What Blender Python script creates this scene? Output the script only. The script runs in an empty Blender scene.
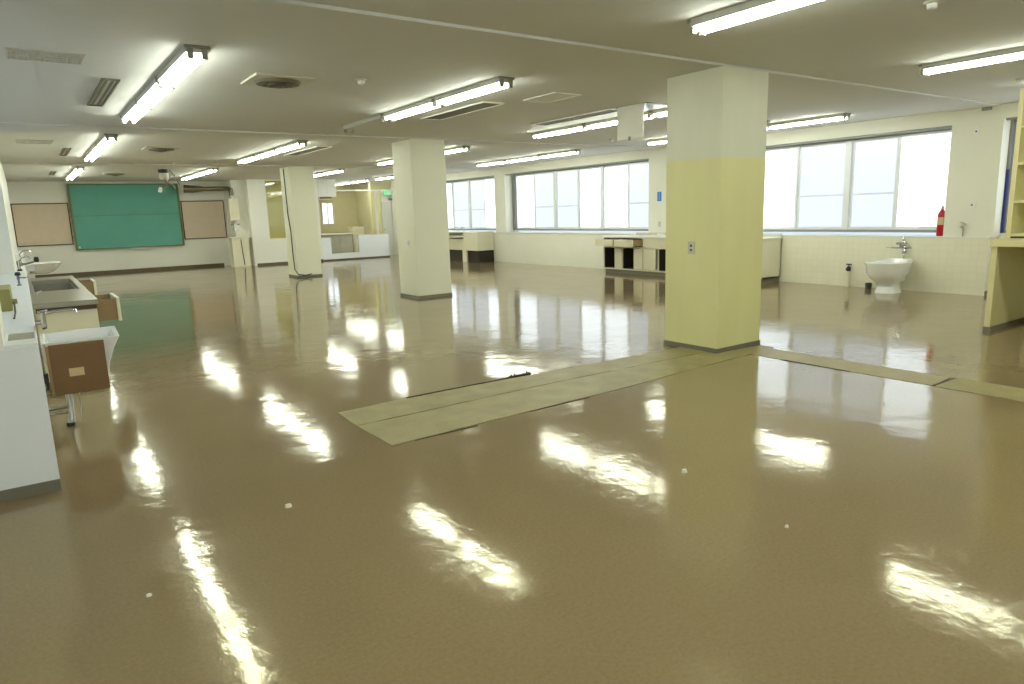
import bpy, bmesh, math, random
from mathutils import Vector, Matrix
random.seed(7)
S = bpy.context.scene
COL = S.collection
PI = math.pi

# ------------------------------------------------------------------ camera, world, exposure
cam = bpy.data.cameras.new('camera'); camo = bpy.data.objects.new('camera', cam); COL.objects.link(camo)
yaw, pitch, roll, FPX = 0.608258547, 0.186037819, 0.0320490868, 689.652505
f = Vector((math.sin(yaw)*math.cos(pitch), math.cos(yaw)*math.cos(pitch), -math.sin(pitch)))
r0 = f.cross(Vector((0, 0, 1))).normalized(); d0 = f.cross(r0)
rr = math.cos(roll)*r0 + math.sin(roll)*d0; dd = -math.sin(roll)*r0 + math.cos(roll)*d0
M3 = Matrix((rr, -dd, -f)).transposed()
camo.matrix_world = Matrix.Translation((0, 0, 1.5)) @ M3.to_4x4()
cam.sensor_width = 36; cam.lens = FPX/1024*36; cam.clip_start = 0.05; cam.clip_end = 200
S.camera = camo
w = bpy.data.worlds.new('world'); S.world = w; w.use_nodes = True
w.node_tree.nodes['Background'].inputs[0].default_value = (0.75, 0.88, 1, 1)
w.node_tree.nodes['Background'].inputs[1].default_value = 1.0
S.view_settings.view_transform = 'Standard'; S.view_settings.look = 'None'
S.view_settings.gamma = 1; S.view_settings.use_curve_mapping = False
S.view_settings.exposure = 0.0
TUBE = 40.0; TUBE_COL = (0.94, 1.0, 0.88)
PANE = 2.1; PANE_COL = (0.84, 0.93, 1.0)

# ------------------------------------------------------------------ materials
def lin(c):
    return tuple(((v/255)/12.92 if v/255 <= .04045 else ((v/255+.055)/1.055)**2.4) for v in c)
def mat(name, rgb, rough=.6, metal=0, noise=.06, scale=6, bump=0, bscale=80, emit=None, estr=0, coat=0, spec=.5):
    m = bpy.data.materials.new(name); m.use_nodes = True; nt = m.node_tree; n = nt.nodes; l = nt.links
    b = n['Principled BSDF']; c = lin(rgb)
    b.inputs['Roughness'].default_value = rough; b.inputs['Metallic'].default_value = metal
    b.inputs['Coat Weight'].default_value = coat; b.inputs['Specular IOR Level'].default_value = spec
    if noise:
        tc = n.new('ShaderNodeTexCoord'); nz = n.new('ShaderNodeTexNoise'); nz.inputs['Scale'].default_value = scale
        nz.inputs['Detail'].default_value = 5
        l.new(tc.outputs['Object'], nz.inputs['Vector'])
        mx = n.new('ShaderNodeMix'); mx.data_type = 'RGBA'
        mx.inputs[6].default_value = tuple(v*(1-noise*1.5) for v in c)+(1,)
        mx.inputs[7].default_value = tuple(min(1, v*(1+noise*1.5)) for v in c)+(1,)
        l.new(nz.outputs['Fac'], mx.inputs[0]); l.new(mx.outputs[2], b.inputs['Base Color'])
    else: b.inputs['Base Color'].default_value = c+(1,)
    if bump:
        tc2 = n.new('ShaderNodeTexCoord'); n2 = n.new('ShaderNodeTexNoise'); n2.inputs['Scale'].default_value = bscale
        bp = n.new('ShaderNodeBump'); bp.inputs['Strength'].default_value = bump; bp.inputs['Distance'].default_value = .01
        l.new(tc2.outputs['Object'], n2.inputs['Vector']); l.new(n2.outputs['Fac'], bp.inputs['Height']); l.new(bp.outputs['Normal'], b.inputs['Normal'])
    if emit:
        b.inputs['Emission Color'].default_value = tuple(emit)+(1,); b.inputs['Emission Strength'].default_value = estr
    return m
M = {}
M['ceiling'] = mat('ceiling_paint', (212, 212, 206), .85, bump=.15, bscale=120, noise=.02)
M['wall'] = mat('wall_paint', (232, 231, 216), .6, noise=.025, scale=2, bump=.1, bscale=60)
M['wallwhite'] = mat('white_wall_paint', (242, 241, 230), .6, noise=.02, scale=2)
M['greyboard'] = mat('grey_baseboard', (118, 114, 98), .5)
M['brownboard'] = mat('brown_baseboard', (98, 84, 62), .5)
M['tube'] = mat('lit_tube', (255, 255, 250), .4, noise=0, emit=TUBE_COL, estr=TUBE)
M['deadtube'] = mat('unlit_tube', (205, 205, 195), .3, noise=0)
M['enamel'] = mat('white_enamel', (200, 200, 188), .35, noise=.02)
M['socket'] = mat('socket_plastic', (150, 150, 140), .5)
M['pane'] = mat('frosted_pane', (90, 95, 100), .25, noise=0, emit=PANE_COL, estr=PANE)
M['pane2'] = mat('frosted_pane_double', (80, 85, 90), .25, noise=0, emit=(0.84, 0.93, 1.0), estr=.98)
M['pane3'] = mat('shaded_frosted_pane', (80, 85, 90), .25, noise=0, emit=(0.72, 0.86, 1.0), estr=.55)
M['alu'] = mat('aluminium_frame', (226, 229, 232), .4, .1, noise=.02)
M['aludark'] = mat('dark_aluminium', (138, 138, 136), .45, .1, noise=.02)
M['bluedark'] = mat('blue_frame', (38, 48, 120), .5)
M['green'] = mat('chalkboard_green', (96, 168, 152), .55, noise=.12, scale=1.5)
M['olive'] = mat('olive_trim', (110, 124, 78), .5)
M['tan'] = mat('tan_cloth', (224, 206, 184), .85, noise=.04, bump=.2, bscale=200)
M['tantrim'] = mat('brown_trim', (84, 66, 48), .5)
M['cream'] = mat('cream_laminate', (230, 225, 198), .45, noise=.03, scale=3)
M['creamdoor'] = mat('cream_door_panel', (226, 220, 190), .45, noise=.03, scale=3)
M['worktop'] = mat('white_worktop', (232, 230, 216), .35, noise=.02)
M['dark'] = mat('dark_inside', (52, 44, 30), .8)  # painted shade for cabinet interiors; also colours the foot rail
M['wood'] = mat('drawer_wood', (158, 132, 92), .6, noise=.1)
M['brownbox'] = mat('brown_hardboard', (122, 92, 56), .5, noise=.12, scale=5)
M['label'] = mat('pale_label', (205, 180, 140), .7)
M['porcelain'] = mat('porcelain', (236, 236, 232), .12, noise=.01, coat=.4)
M['chrome'] = mat('chrome', (200, 200, 200), .15, 1, noise=0)
M['steel'] = mat('stainless_steel', (158, 155, 138), .3, .85, noise=.05, scale=20)
M['black'] = mat('black_plastic', (24, 24, 28), .4)
M['red'] = mat('red_paint', (190, 24, 34), .3, noise=.02)
M['blue'] = mat('blue_sign', (30, 120, 215), .5, noise=0)
M['white'] = mat('white_plastic', (232, 232, 226), .4, noise=.01)
M['signgreen'] = mat('exit_sign_face', (60, 190, 120), .4, noise=0, emit=(0.15, 0.75, 0.35), estr=.9)
M['copper'] = mat('galvanised_pipe', (190, 186, 170), .35, .4)
M['fluemetal'] = mat('flue_metal', (120, 112, 88), .3, .6)
M['ledge'] = mat('ledge_paint', (232, 235, 234), .45, noise=.03, scale=5)
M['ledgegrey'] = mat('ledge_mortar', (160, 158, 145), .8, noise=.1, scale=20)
M['panel'] = mat('pale_panel', (238, 242, 246), .5, noise=.015)
M['olivebox'] = mat('olive_box', (150, 146, 82), .5)
M['backwall'] = mat('backroom_wall', (222, 213, 172), .7, noise=.03)
M['whitedoor'] = mat('white_door', (224, 224, 218), .4, noise=.01)
M['shelfcream'] = mat('shelf_cream', (222, 214, 162), .5, noise=.03)
M['yellowglass'] = mat('yellow_glass', (176, 170, 104), .06, noise=.05, scale=2, spec=.8)
M['cable'] = mat('dark_cable', (50, 48, 42), .5, noise=0)
M['ventbrown'] = mat('vent_brown', (112, 106, 84), .5)
M['ventcream'] = mat('vent_cream', (200, 197, 180), .5)
M['wrap'] = mat('gas_cock_body', (120, 125, 130), .3, .6)
M['debris'] = mat('broken_vinyl', (60, 54, 34), .8)
M['crumb'] = mat('white_crumb', (225, 220, 205), .8)

def N(nt, t, **k):
    n = nt.nodes.new(t)
    for a, v in k.items(): setattr(n, a, v)
    return n
def pillar_mat():
    m = mat('pillar_paint', (208, 202, 140), .55, noise=0, bump=.12, bscale=50)
    nt = m.node_tree; b = nt.nodes['Principled BSDF']
    g = N(nt, 'ShaderNodeNewGeometry'); sp = N(nt, 'ShaderNodeSeparateXYZ'); nt.links.new(g.outputs['Position'], sp.inputs[0])
    cr = N(nt, 'ShaderNodeValToRGB'); e = cr.color_ramp.elements
    mr = N(nt, 'ShaderNodeMapRange'); mr.inputs['From Min'].default_value = 0; mr.inputs['From Max'].default_value = 2.8
    nt.links.new(sp.outputs['Z'], mr.inputs['Value']); nt.links.new(mr.outputs[0], cr.inputs[0])
    e[0].position = 0.700; e[0].color = lin((234, 230, 168))+(1,)
    e[1].position = 0.706; e[1].color = lin((230, 230, 205))+(1,)
    nz = N(nt, 'ShaderNodeTexNoise'); nz.inputs['Scale'].default_value = 3; nz.inputs['Detail'].default_value = 6
    mx = N(nt, 'ShaderNodeMix', data_type='RGBA', blend_type='MULTIPLY'); mx.inputs[0].default_value = .12
    nt.links.new(cr.outputs[0], mx.inputs[6]); nt.links.new(nz.outputs['Fac'], mx.inputs[7]); nt.links.new(mx.outputs[2], b.inputs['Base Color'])
    return m
M['pillar'] = pillar_mat()

def tile_mat():
    m = mat('wainscot_tile', (230, 226, 204), .4, noise=0)
    nt = m.node_tree; b = nt.nodes['Principled BSDF']
    tc = N(nt, 'ShaderNodeTexCoord'); mp = N(nt, 'ShaderNodeMapping'); mp.inputs['Rotation'].default_value = (PI/2, 0, PI/2)
    sp = N(nt, 'ShaderNodeSeparateXYZ'); cb = N(nt, 'ShaderNodeCombineXYZ')
    nt.links.new(tc.outputs['Object'], sp.inputs[0]); nt.links.new(sp.outputs['Y'], cb.inputs['X']); nt.links.new(sp.outputs['Z'], cb.inputs['Y'])
    br = N(nt, 'ShaderNodeTexBrick', offset=0.0); br.inputs['Scale'].default_value = 1
    br.inputs['Brick Width'].default_value = .11; br.inputs['Row Height'].default_value = .11; br.inputs['Mortar Size'].default_value = .003
    a = lin((232, 229, 206)); c = lin((223, 219, 194))
    br.inputs['Color1'].default_value = a+(1,); br.inputs['Color2'].default_value = tuple(v*.97 for v in a)+(1,); br.inputs['Mortar'].default_value = c+(1,)
    nt.links.new(cb.outputs[0], br.inputs['Vector']); nt.links.new(br.outputs['Color'], b.inputs['Base Color'])
    return m
M['tile'] = tile_mat()

def floor_mat():
    m = bpy.data.materials.new('waxed_vinyl_floor'); m.use_nodes = True; nt = m.node_tree; L = nt.links
    b = nt.nodes['Principled BSDF']
    tc = N(nt, 'ShaderNodeTexCoord')
    n1 = N(nt, 'ShaderNodeTexNoise'); n1.inputs['Scale'].default_value = .5; n1.inputs['Detail'].default_value = 6
    n2 = N(nt, 'ShaderNodeTexNoise'); n2.inputs['Scale'].default_value = 60; n2.inputs['Detail'].default_value = 8; n2.inputs['Roughness'].default_value = .75
    L.new(tc.outputs['Object'], n1.inputs['Vector']); L.new(tc.outputs['Object'], n2.inputs['Vector'])
    m1 = N(nt, 'ShaderNodeMix', data_type='RGBA')
    m1.inputs[6].default_value = lin((130, 113, 84))+(1,); m1.inputs[7].default_value = lin((141, 124, 94))+(1,)
    L.new(n1.outputs['Fac'], m1.inputs[0])
    m2 = N(nt, 'ShaderNodeMix', data_type='RGBA', blend_type='OVERLAY'); m2.inputs[0].default_value = .35
    L.new(m1.outputs[2], m2.inputs[6]); L.new(n2.outputs['Fac'], m2.inputs[7])
    # scattered pale scuffs
    v = N(nt, 'ShaderNodeTexNoise'); v.inputs['Scale'].default_value = 14; v.inputs['Detail'].default_value = 10; v.inputs['Roughness'].default_value = .8
    L.new(tc.outputs['Object'], v.inputs['Vector'])
    cr = N(nt, 'ShaderNodeValToRGB'); cr.color_ramp.elements[0].position = .665; cr.color_ramp.elements[1].position = .76
    L.new(v.outputs['Fac'], cr.inputs[0])
    m3 = N(nt, 'ShaderNodeMix', data_type='RGBA'); m3.inputs[7].default_value = lin((165, 150, 118))+(1,)
    mu = N(nt, 'ShaderNodeMath', operation='MULTIPLY'); mu.inputs[1].default_value = .5; L.new(cr.outputs[0], mu.inputs[0])
    L.new(mu.outputs[0], m3.inputs[0]); L.new(m2.outputs[2], m3.inputs[6]); L.new(m3.outputs[2], b.inputs['Base Color'])
    # wear in the wax: roughness
    n3 = N(nt, 'ShaderNodeTexNoise'); n3.inputs['Scale'].default_value = 1.3; n3.inputs['Detail'].default_value = 7
    L.new(tc.outputs['Object'], n3.inputs['Vector'])
    mr = N(nt, 'ShaderNodeMapRange'); mr.inputs['From Min'].default_value = .3; mr.inputs['From Max'].default_value = .7
    mr.inputs['To Min'].default_value = .045; mr.inputs['To Max'].default_value = .12
    L.new(n3.outputs['Fac'], mr.inputs['Value']); L.new(mr.outputs[0], b.inputs['Roughness'])
    b.inputs['Specular IOR Level'].default_value = .6; b.inputs['Specular Tint'].default_value = (1, .93, .45, 1)
    # undulating screed + fine orange peel
    n4 = N(nt, 'ShaderNodeTexNoise'); n4.inputs['Scale'].default_value = 2.6; n4.inputs['Detail'].default_value = 4
    n5 = N(nt, 'ShaderNodeTexNoise'); n5.inputs['Scale'].default_value = 90; n5.inputs['Detail'].default_value = 2
    L.new(tc.outputs['Object'], n4.inputs['Vector']); L.new(tc.outputs['Object'], n5.inputs['Vector'])
    b1 = N(nt, 'ShaderNodeBump'); b1.inputs['Strength'].default_value = 1; b1.inputs['Distance'].default_value = .0035
    b2 = N(nt, 'ShaderNodeBump'); b2.inputs['Strength'].default_value = 1; b2.inputs['Distance'].default_value = .00013
    L.new(n4.outputs['Fac'], b1.inputs['Height']); L.new(n5.outputs['Fac'], b2.inputs['Height'])
    n6 = N(nt, 'ShaderNodeTexNoise'); n6.inputs['Scale'].default_value = 11; n6.inputs['Detail'].default_value = 3; L.new(tc.outputs['Object'], n6.inputs['Vector'])
    b3 = N(nt, 'ShaderNodeBump'); b3.inputs['Strength'].default_value = 1; b3.inputs['Distance'].default_value = .0008
    L.new(n6.outputs['Fac'], b3.inputs['Height']); L.new(b1.outputs['Normal'], b3.inputs['Normal']); L.new(b3.outputs['Normal'], b2.inputs['Normal']); L.new(b2.outputs['Normal'], b.inputs['Normal'])
    return m
M['floor'] = floor_mat()
M['screed'] = mat('bare_screed', (150, 140, 96), .45, noise=.22, scale=5, bump=.2, bscale=40, spec=.3)
M['screed2'] = mat('bare_screed_pale', (156, 144, 102), .45, noise=.15, scale=5, bump=.2, bscale=40, spec=.3)

# ------------------------------------------------------------------ mesh helpers
class MB:
    def __init__(s): s.v = []; s.f = []
    def add(s, vs, fs):
        k = len(s.v); s.v += [tuple(v) for v in vs]; s.f += [tuple(i+k for i in q) for q in fs]; return s
    def box(s, x0, y0, z0, x1, y1, z1):
        x0, x1 = sorted((x0, x1)); y0, y1 = sorted((y0, y1)); z0, z1 = sorted((z0, z1))
        return s.add([(x0,y0,z0),(x1,y0,z0),(x1,y1,z0),(x0,y1,z0),(x0,y0,z1),(x1,y0,z1),(x1,y1,z1),(x0,y1,z1)],
                     [(0,3,2,1),(4,5,6,7),(0,1,5,4),(1,2,6,5),(2,3,7,6),(3,0,4,7)])
    def tube(s, pts, r, seg=10, caps=True):
        pts = [Vector(p) for p in pts]; rs = r if isinstance(r, (list, tuple)) else [r]*len(pts)
        vs = []; up = None
        for i, p in enumerate(pts):
            t = (pts[min(i+1, len(pts)-1)]-pts[max(i-1, 0)]).normalized()
            a = t.cross(Vector((0, 0, 1)) if abs(t.z) < .9 else Vector((1, 0, 0))).normalized()
            if up is not None:
                a = (up - t*up.dot(t)).normalized()
            up = a; b = t.cross(a)
            for k in range(seg):
                q = 2*PI*k/seg; vs.append(p+rs[i]*(math.cos(q)*a+math.sin(q)*b))
        fs = []
        for i in range(len(pts)-1):
            for k in range(seg):
                k2 = (k+1) % seg; fs.append((i*seg+k, (i+1)*seg+k, (i+1)*seg+k2, i*seg+k2))
        if caps:
            fs.append(tuple(range(seg))); fs.append(tuple((len(pts)-1)*seg+k for k in reversed(range(seg))))
        return s.add(vs, fs)
    def rings(s, rings, cap0=True, cap1=True):
        n = len(rings[0]); vs = [p for r in rings for p in r]; fs = []
        for i in range(len(rings)-1):
            for k in range(n):
                k2 = (k+1) % n; fs.append((i*n+k, i*n+k2, (i+1)*n+k2, (i+1)*n+k))
        if cap0: fs.append(tuple(reversed(range(n))))
        if cap1: fs.append(tuple((len(rings)-1)*n+k for k in range(n)))
        return s.add(vs, fs)
    def lathe(s, prof, cx=0, cy=0, seg=20):
        return s.rings([[(cx+r*math.cos(2*PI*k/seg), cy+r*math.sin(2*PI*k/seg), z) for k in range(seg)] for r, z in prof])
    def build(s, name, m, parent=None, bevel=0, smooth=False, fixn=True):
        me = bpy.data.meshes.new(name); me.from_pydata(s.v, [], s.f)
        if fixn:
            bm = bmesh.new(); bm.from_mesh(me); bmesh.ops.recalc_face_normals(bm, faces=bm.faces); bm.to_mesh(me); bm.free()
        me.materials.append(m if not isinstance(m, str) else M[m])
        if smooth:
            me.polygons.foreach_set('use_smooth', [True]*len(me.polygons)); me.set_sharp_from_angle(angle=.7)
        o = bpy.data.objects.new(name, me); COL.objects.link(o)
        if parent: o.parent = parent
        if bevel:
            b = o.modifiers.new('bevel', 'BEVEL'); b.width = bevel; b.segments = 2; b.limit_method = 'ANGLE'
        return o
def B(*a): return MB().box(*a)
def thing(name, label, cat, loc=(0, 0, 0), group=None, rz=0):
    o = bpy.data.objects.new(name, None); COL.objects.link(o); o.location = loc; o.rotation_euler = (0, 0, rz)
    o['label'] = label; o['category'] = cat
    if group: o['group'] = group
    o.empty_display_size = .1
    return o
def tag(o, label, cat, group=None):
    o['label'] = label; o['category'] = cat
    if group: o['group'] = group
    return o
def struct(name, mb, m, bevel=0, parent=None):
    o = mb.build(name, m, parent, bevel)
    if not parent: o['kind'] = 'structure'
    return o
def structE(name, loc=(0, 0, 0)):
    o = bpy.data.objects.new(name, None); COL.objects.link(o); o.location = loc; o['kind'] = 'structure'; return o

ZC = 2.835   # ceiling
ZB = 2.813    # beam soffit
XW = 12.04   # face of right wall
YB = 25.25   # chalkboard wall
# ------------------------------------------------------------------ room shell
struct('floor', B(-2.2, -3.2, -.12, 12.6, 30.2, 0), 'floor')
struct('ceiling', B(-2.2, -3.2, ZC, 12.6, 30.2, ZC+.12), 'ceiling')
for i, (y0, y1) in enumerate([(4.52, 5.17), (11.2, 11.85), (17.95, 18.6)]):
    struct('trim_%d' % (i+1), B(-.13, y0, ZB, XW, y1, ZC), 'ceiling')
# bare strips where a partition was taken out of the vinyl (slightly proud of the sheet)
def slab(pts, z, m, name):
    q = []
    for i, (a, b) in enumerate(pts):
        c, d = pts[(i+1) % len(pts)]; L_ = math.hypot(c-a, d-b); k = max(1, int(L_/.12)); q.append((a, b))
        for j in range(1, k): q.append((a+(c-a)*j/k+random.uniform(-.006, .006), b+(d-b)*j/k+random.uniform(-.006, .006)))
    pts = q; n = len(pts); mb = MB(); mb.add([(x, y, 0) for x, y in pts]+[(x, y, z) for x, y in pts],
        [tuple(reversed(range(n))), tuple(range(n, 2*n))]+[(i, (i+1) % n, (i+1) % n+n, i+n) for i in range(n)])
    return struct(name, mb, m)
slab([(1.82, 4.62), (1.83, 4.06), (2.9, 4.10), (4.0, 4.13), (5.3, 4.22), (6.38, 4.30), (6.38, 4.46), (5.70, 4.5), (5.70, 4.62), (3.6, 4.66)], .005, 'screed', 'trim_5')
slab([(1.84, 5.06), (1.82, 4.63), (3.6, 4.67), (5.70, 4.63), (5.70, 4.98), (4.6, 5.0), (3.7, 5.04), (2.8, 5.09)], .006, 'screed', 'trim_6')
slab([(5.93, 4.29), (5.91, 3.2), (5.915, 2.51), (6.29, 2.54), (6.30, 4.29)], .004, 'screed2', 'trim_7')
slab([(5.905, 2.49), (5.90, -1.5), (6.32, -1.5), (6.31, 2.52)], .004, 'screed', 'trim_8')
# raised dark edge of lifted vinyl along the strip
mb = MB(); mb.box(2.45, 5.072, 0, 3.56, 5.088, .012); mb.box(1.84, 5.058, 0, 2.2, 5.066, .006); mb.box(3.9, 5.02, 0, 4.3, 5.03, .006)
mb.box(2.0, 4.055, 0, 2.5, 4.062, .004); mb.box(3.0, 4.095, 0, 3.6, 4.102, .004); mb.box(5.904, 3.2, 0, 5.912, 3.9, .005); mb.box(5.91, 2.495, 0, 6.31, 2.52, .005)
struct('trim_9', mb, 'debris')

# right wall: tiled wainscot, piers, header; windows recessed on the ledge
struct('wall_right', (MB().box(XW, 4.49, 0, 12.55, YB+.3, .90)
    .box(12.30, -3.2, 0, 12.55, 4.49, .95)
    .box(XW, 4.45, .90, 12.55, 5.15, 2.835).box(XW, 10.75, .90, 12.55, 11.55, 2.835)
    .box(XW, 17.42, .90, 12.55, 17.97, 2.835).box(XW, 23.9, .90, 12.55, YB+.3, 2.835)
    .box(XW, -3.2, 2.63, 12.55, 4.45, 2.835).box(XW, 5.15, 2.61, 12.55, 10.75, 2.835)
    .box(XW, 11.55, 2.62, 12.55, 17.42, 2.835).box(XW, 17.97, 2.62, 12.55, 23.9, 2.835)), 'wall')
struct('trim_10', B(12.028, 4.49, .0, XW, 9.0, .885), 'tile')
struct('trim_11', B(12.02, 4.48, .885, 12.33, YB, .905), 'ledge', .004)
struct('baseboard_right', MB().box(12.28, -3.2, 0, 12.30, 4.48, .07).box(12.04, 4.478, 0, 12.28, 4.49, .07), 'greyboard')
# chalkboard wall and the opening to the back room
struct('wall_back', (MB().box(-.4, YB, 0, 6.35, YB+.2, ZC).box(11.20, YB, 0, 12.55, YB+.2, ZC).box(6.35, 24.0, 0, 6.87, 24.15, ZC)
    .box(6.87, 24.0, 0, 7.49, 24.15, .85).box(7.49, 24.0, 0, 8.66, 24.15, ZC).box(6.30, 24.0, 0, 6.35, YB+.2, ZC)), 'wallwhite')
struct('baseboard_back', MB().box(-.13, YB-.015, 0, 5.6, YB, .09).box(6.38, 23.985, 0, 8.66, 24.0, .07), 'brownboard')
# left wall: long service ledge, recess with windows above it
struct('wall_left', (MB().box(-.9, 4.65, 0, -.012, YB, .845).box(-.9, 12.25, .845, -.13, YB, ZC).box(-.9, 4.65, .845, -.155, 5.2, ZC)
    .box(-.9, 5.2, 2.65, -.6, 12.25, ZC).box(-2.2, -3.2, 0, -2.0, 4.65, ZC).box(-2.2, 4.65, 0, -.9, 4.85, ZC)), 'wallwhite')
struct('trim_12', (MB().box(-.6, 5.2, .845, .0, 5.46, .865).box(-.155, 4.65, .845, 0, 4.86, .865).box(-.6, 5.46, .845, 0, 12.25, .865).box(-.13, 12.25, .845, 0, YB, .865)
    .box(-.155, 4.86, .845, -.142, 5.2, .865).box(-.012, 4.86, .845, 0, 5.46, .865)), 'ledge', .003)
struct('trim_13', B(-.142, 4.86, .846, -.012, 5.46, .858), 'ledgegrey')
struct('trim_14', B(-.9, 4.63, 0, 0, 4.65, .845), 'panel')
struct('baseboard_left', B(-.9, 4.62, 0, .0, 4.63, .065), 'greyboard')
struct('wall_front', MB().box(-2.2, -3.2, 0, -1.8, -3.0, ZC).box(3.0, -3.2, 0, 12.6, -3.0, ZC).box(-1.8, -3.2, 0, 3.0, -3.0, .95).box(-1.8, -3.2, 2.60, 3.0, -3.0, ZC), 'wall')
# back room shell
struct('wall_backroom', MB().box(6.2, 28.5, 0, 9.0+1.39, 28.7, ZC).box(10.39, 28.5, 0, 10.9, 28.7, 1.22).box(10.39, 28.5, 2.14, 10.9, 28.7, ZC).box(10.9, 28.5, 0, 12.2, 28.7, ZC)
       .box(6.1, 25.45, 0, 6.3, 28.5, ZC).box(11.95, YB+.2, 0, 12.15, 28.5, ZC), 'backwall').name = 'wall_far'

# ------------------------------------------------------------------ windows
def window(n, x, ys, mids, z0, z1, side=1, pm='pane', fr='aludark'):
    """ys: boundaries; odd inner ones are thin sash meetings, even inner ones thick mullions"""
    W = structE('window_%d' % n, (x, (ys[0]+ys[-1])/2, z0))
    ox, oy = x, (ys[0]+ys[-1])/2
    def bx(a, b, c, d, e, g): return (a-ox, b-oy, c-z0, d-ox, e-oy, g-z0)
    lo, hi = min(ys), max(ys)
    mb = MB(); t = .045
    mb.box(*bx(x-.05, lo, z0, x+.05, hi, z0+t)); mb.box(*bx(x-.05, lo, z1-t, x+.05, hi, z1))
    mb.box(*bx(x-.05, lo, z0+t, x+.05, lo+t, z1-t)); mb.box(*bx(x-.05, hi-t, z0+t, x+.05, hi, z1-t))
    mb.build('frame', fr, W)
    inner = ys[1:-1]
    for i, y in enumerate(inner):
        if i % 2: B(*bx(x-.045, y-.045, z0+t, x+.03, y+.045, z1-t)).build('mullion', 'alu', W)
    for i in range(len(ys)-1):
        a, b = sorted((ys[i], ys[i+1])); s = .042
        a += t if i == 0 or i % 2 == 0 and False else (.0); 
        ea = .045; a2 = a+(.045 if (a in (lo,) or any(abs(a-yy) < 1e-6 for k, yy in enumerate(inner) if k % 2)) else 0)
        b2 = b-(.045 if (abs(b-hi) < 1e-6 or any(abs(b-yy) < 1e-6 for k, yy in enumerate(inner) if k % 2)) else 0)
        xs = x-side*(.02 if (i % 4) in (0, 3) else -.005)
        sb = MB(); za, zb = z0+t, z1-t
        sb.box(*bx(xs-.015, a2, za, xs+.015, a2+s, zb)).box(*bx(xs-.015, b2-s, za, xs+.015, b2, zb))
        sb.box(*bx(xs-.015, a2+s, za, xs+.015, b2-s, za+s+.01)).box(*bx(xs-.015, a2+s, zb-s, xs+.015, b2-s, zb))
        if i in mids: sb.box(*bx(xs-.015, a2+s, 1.605, xs+.015, b2-s, 1.632))
        sb.build('sash', 'alu', W)
        pb = B(*bx(xs-.004, a2+s, za+s, xs+.004, b2-s, zb-s))
        pb.build('pane', 'pane2' if i in mids else pm, W)
    return W
window(1, 12.35, [5.15, 6.07, 6.93, 7.93, 8.85, 9.8, 10.75], (1, 2, 5), .95, 2.61)
window(2, 12.35, [11.55, 12.50, 13.45, 14.36, 15.34, 16.32, 17.30], (0, 3, 4), .95, 2.62)
B(0, 0, 0, .10, .12, 1.67).build('frame', 'aludark', None)
bpy.data.objects['frame.002'].name = 'trim_15'; o = bpy.data.objects['trim_15']; o.location = (12.30, 17.30, .95); o['kind'] = 'structure'
window(3, 12.35, [17.97, 19.0, 19.92, 20.98, 21.9, 22.9, 23.9], (1, 2, 5), .95, 2.62)
window(4, 12.38, [-1.0, .1, 1.2, 2.3, 3.4, 3.95, 4.45], (), .95, 2.63)
window(5, -.62, [5.2, 6.4, 7.6, 8.8, 10.0, 11.1, 12.25], (), .865, 2.65, side=-1, pm='pane3', fr='alu')
# dark blue strip of the near window's jamb
struct('trim_16', MB().box(12.29, 4.415, .95, 12.33, 4.45, 1.9), 'bluedark')
struct('trim_17', MB().box(12.29, 4.415, 1.9, 12.33, 4.45, 2.63), 'aludark')
# rail above the windows
struct('trim_18', MB().box(12.06, 5.17, 2.575, 12.10, 10.73, 2.61).box(12.06, 11.57, 2.59, 12.10, 17.40, 2.62).box(12.06, 17.99, 2.59, 12.10, 23.9, 2.62).box(12.06, -.9, 2.60, 12.10, 4.43, 2.63), 'aludark')
# back-room window
W = structE('window_6', (10.39, 28.52, 1.22))
MB().box(0, -.03, 0, .51, .05, .05).box(0, -.03, .87, .51, .05, .92).box(0, -.03, .05, .04, .05, .87).box(.47, -.03, .05, .51, .05, .87).box(.235, -.03, .05, .275, .05, .87).build('frame', 'alu', W)
B(.04, .0, .05, .235, .01, .87).build('pane', 'pane', W); B(.275, .0, .05, .47, .01, .87).build('pane', 'pane', W)
# unseen window added behind the camera for cool fill on the ledge end
W = structE('window_8', (.6, -3.0, .95)); fb = MB().box(-2.4, -.05, 0, 2.4, .05, .05).box(-2.4, -.05, 1.6, 2.4, .05, 1.65)
for k in range(5): fb.box(-2.4+k*1.19, -.05, .05, -2.36+k*1.19, .05, 1.6)
fb.build('frame', 'alu', W)
for k in range(4): B(-2.36+k*1.19, .0, .05, -1.21+k*1.19, .01, 1.6).build('pane', 'pane', W)
# pass window in the partition, yellowish glass
W = structE('window_7', (6.87, 24.06, .85))
MB().box(0, -.05, 0, .62, .05, .03).box(0, -.05, 1.93, .62, .05, 1.985).box(0, -.05, .03, .02, .05, 1.93).box(.60, -.05, .03, .62, .05, 1.93).build('frame', 'cream', W)
B(.02, -.005, .03, .60, .005, 1.93).build('pane', 'yellowglass', W)

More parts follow.
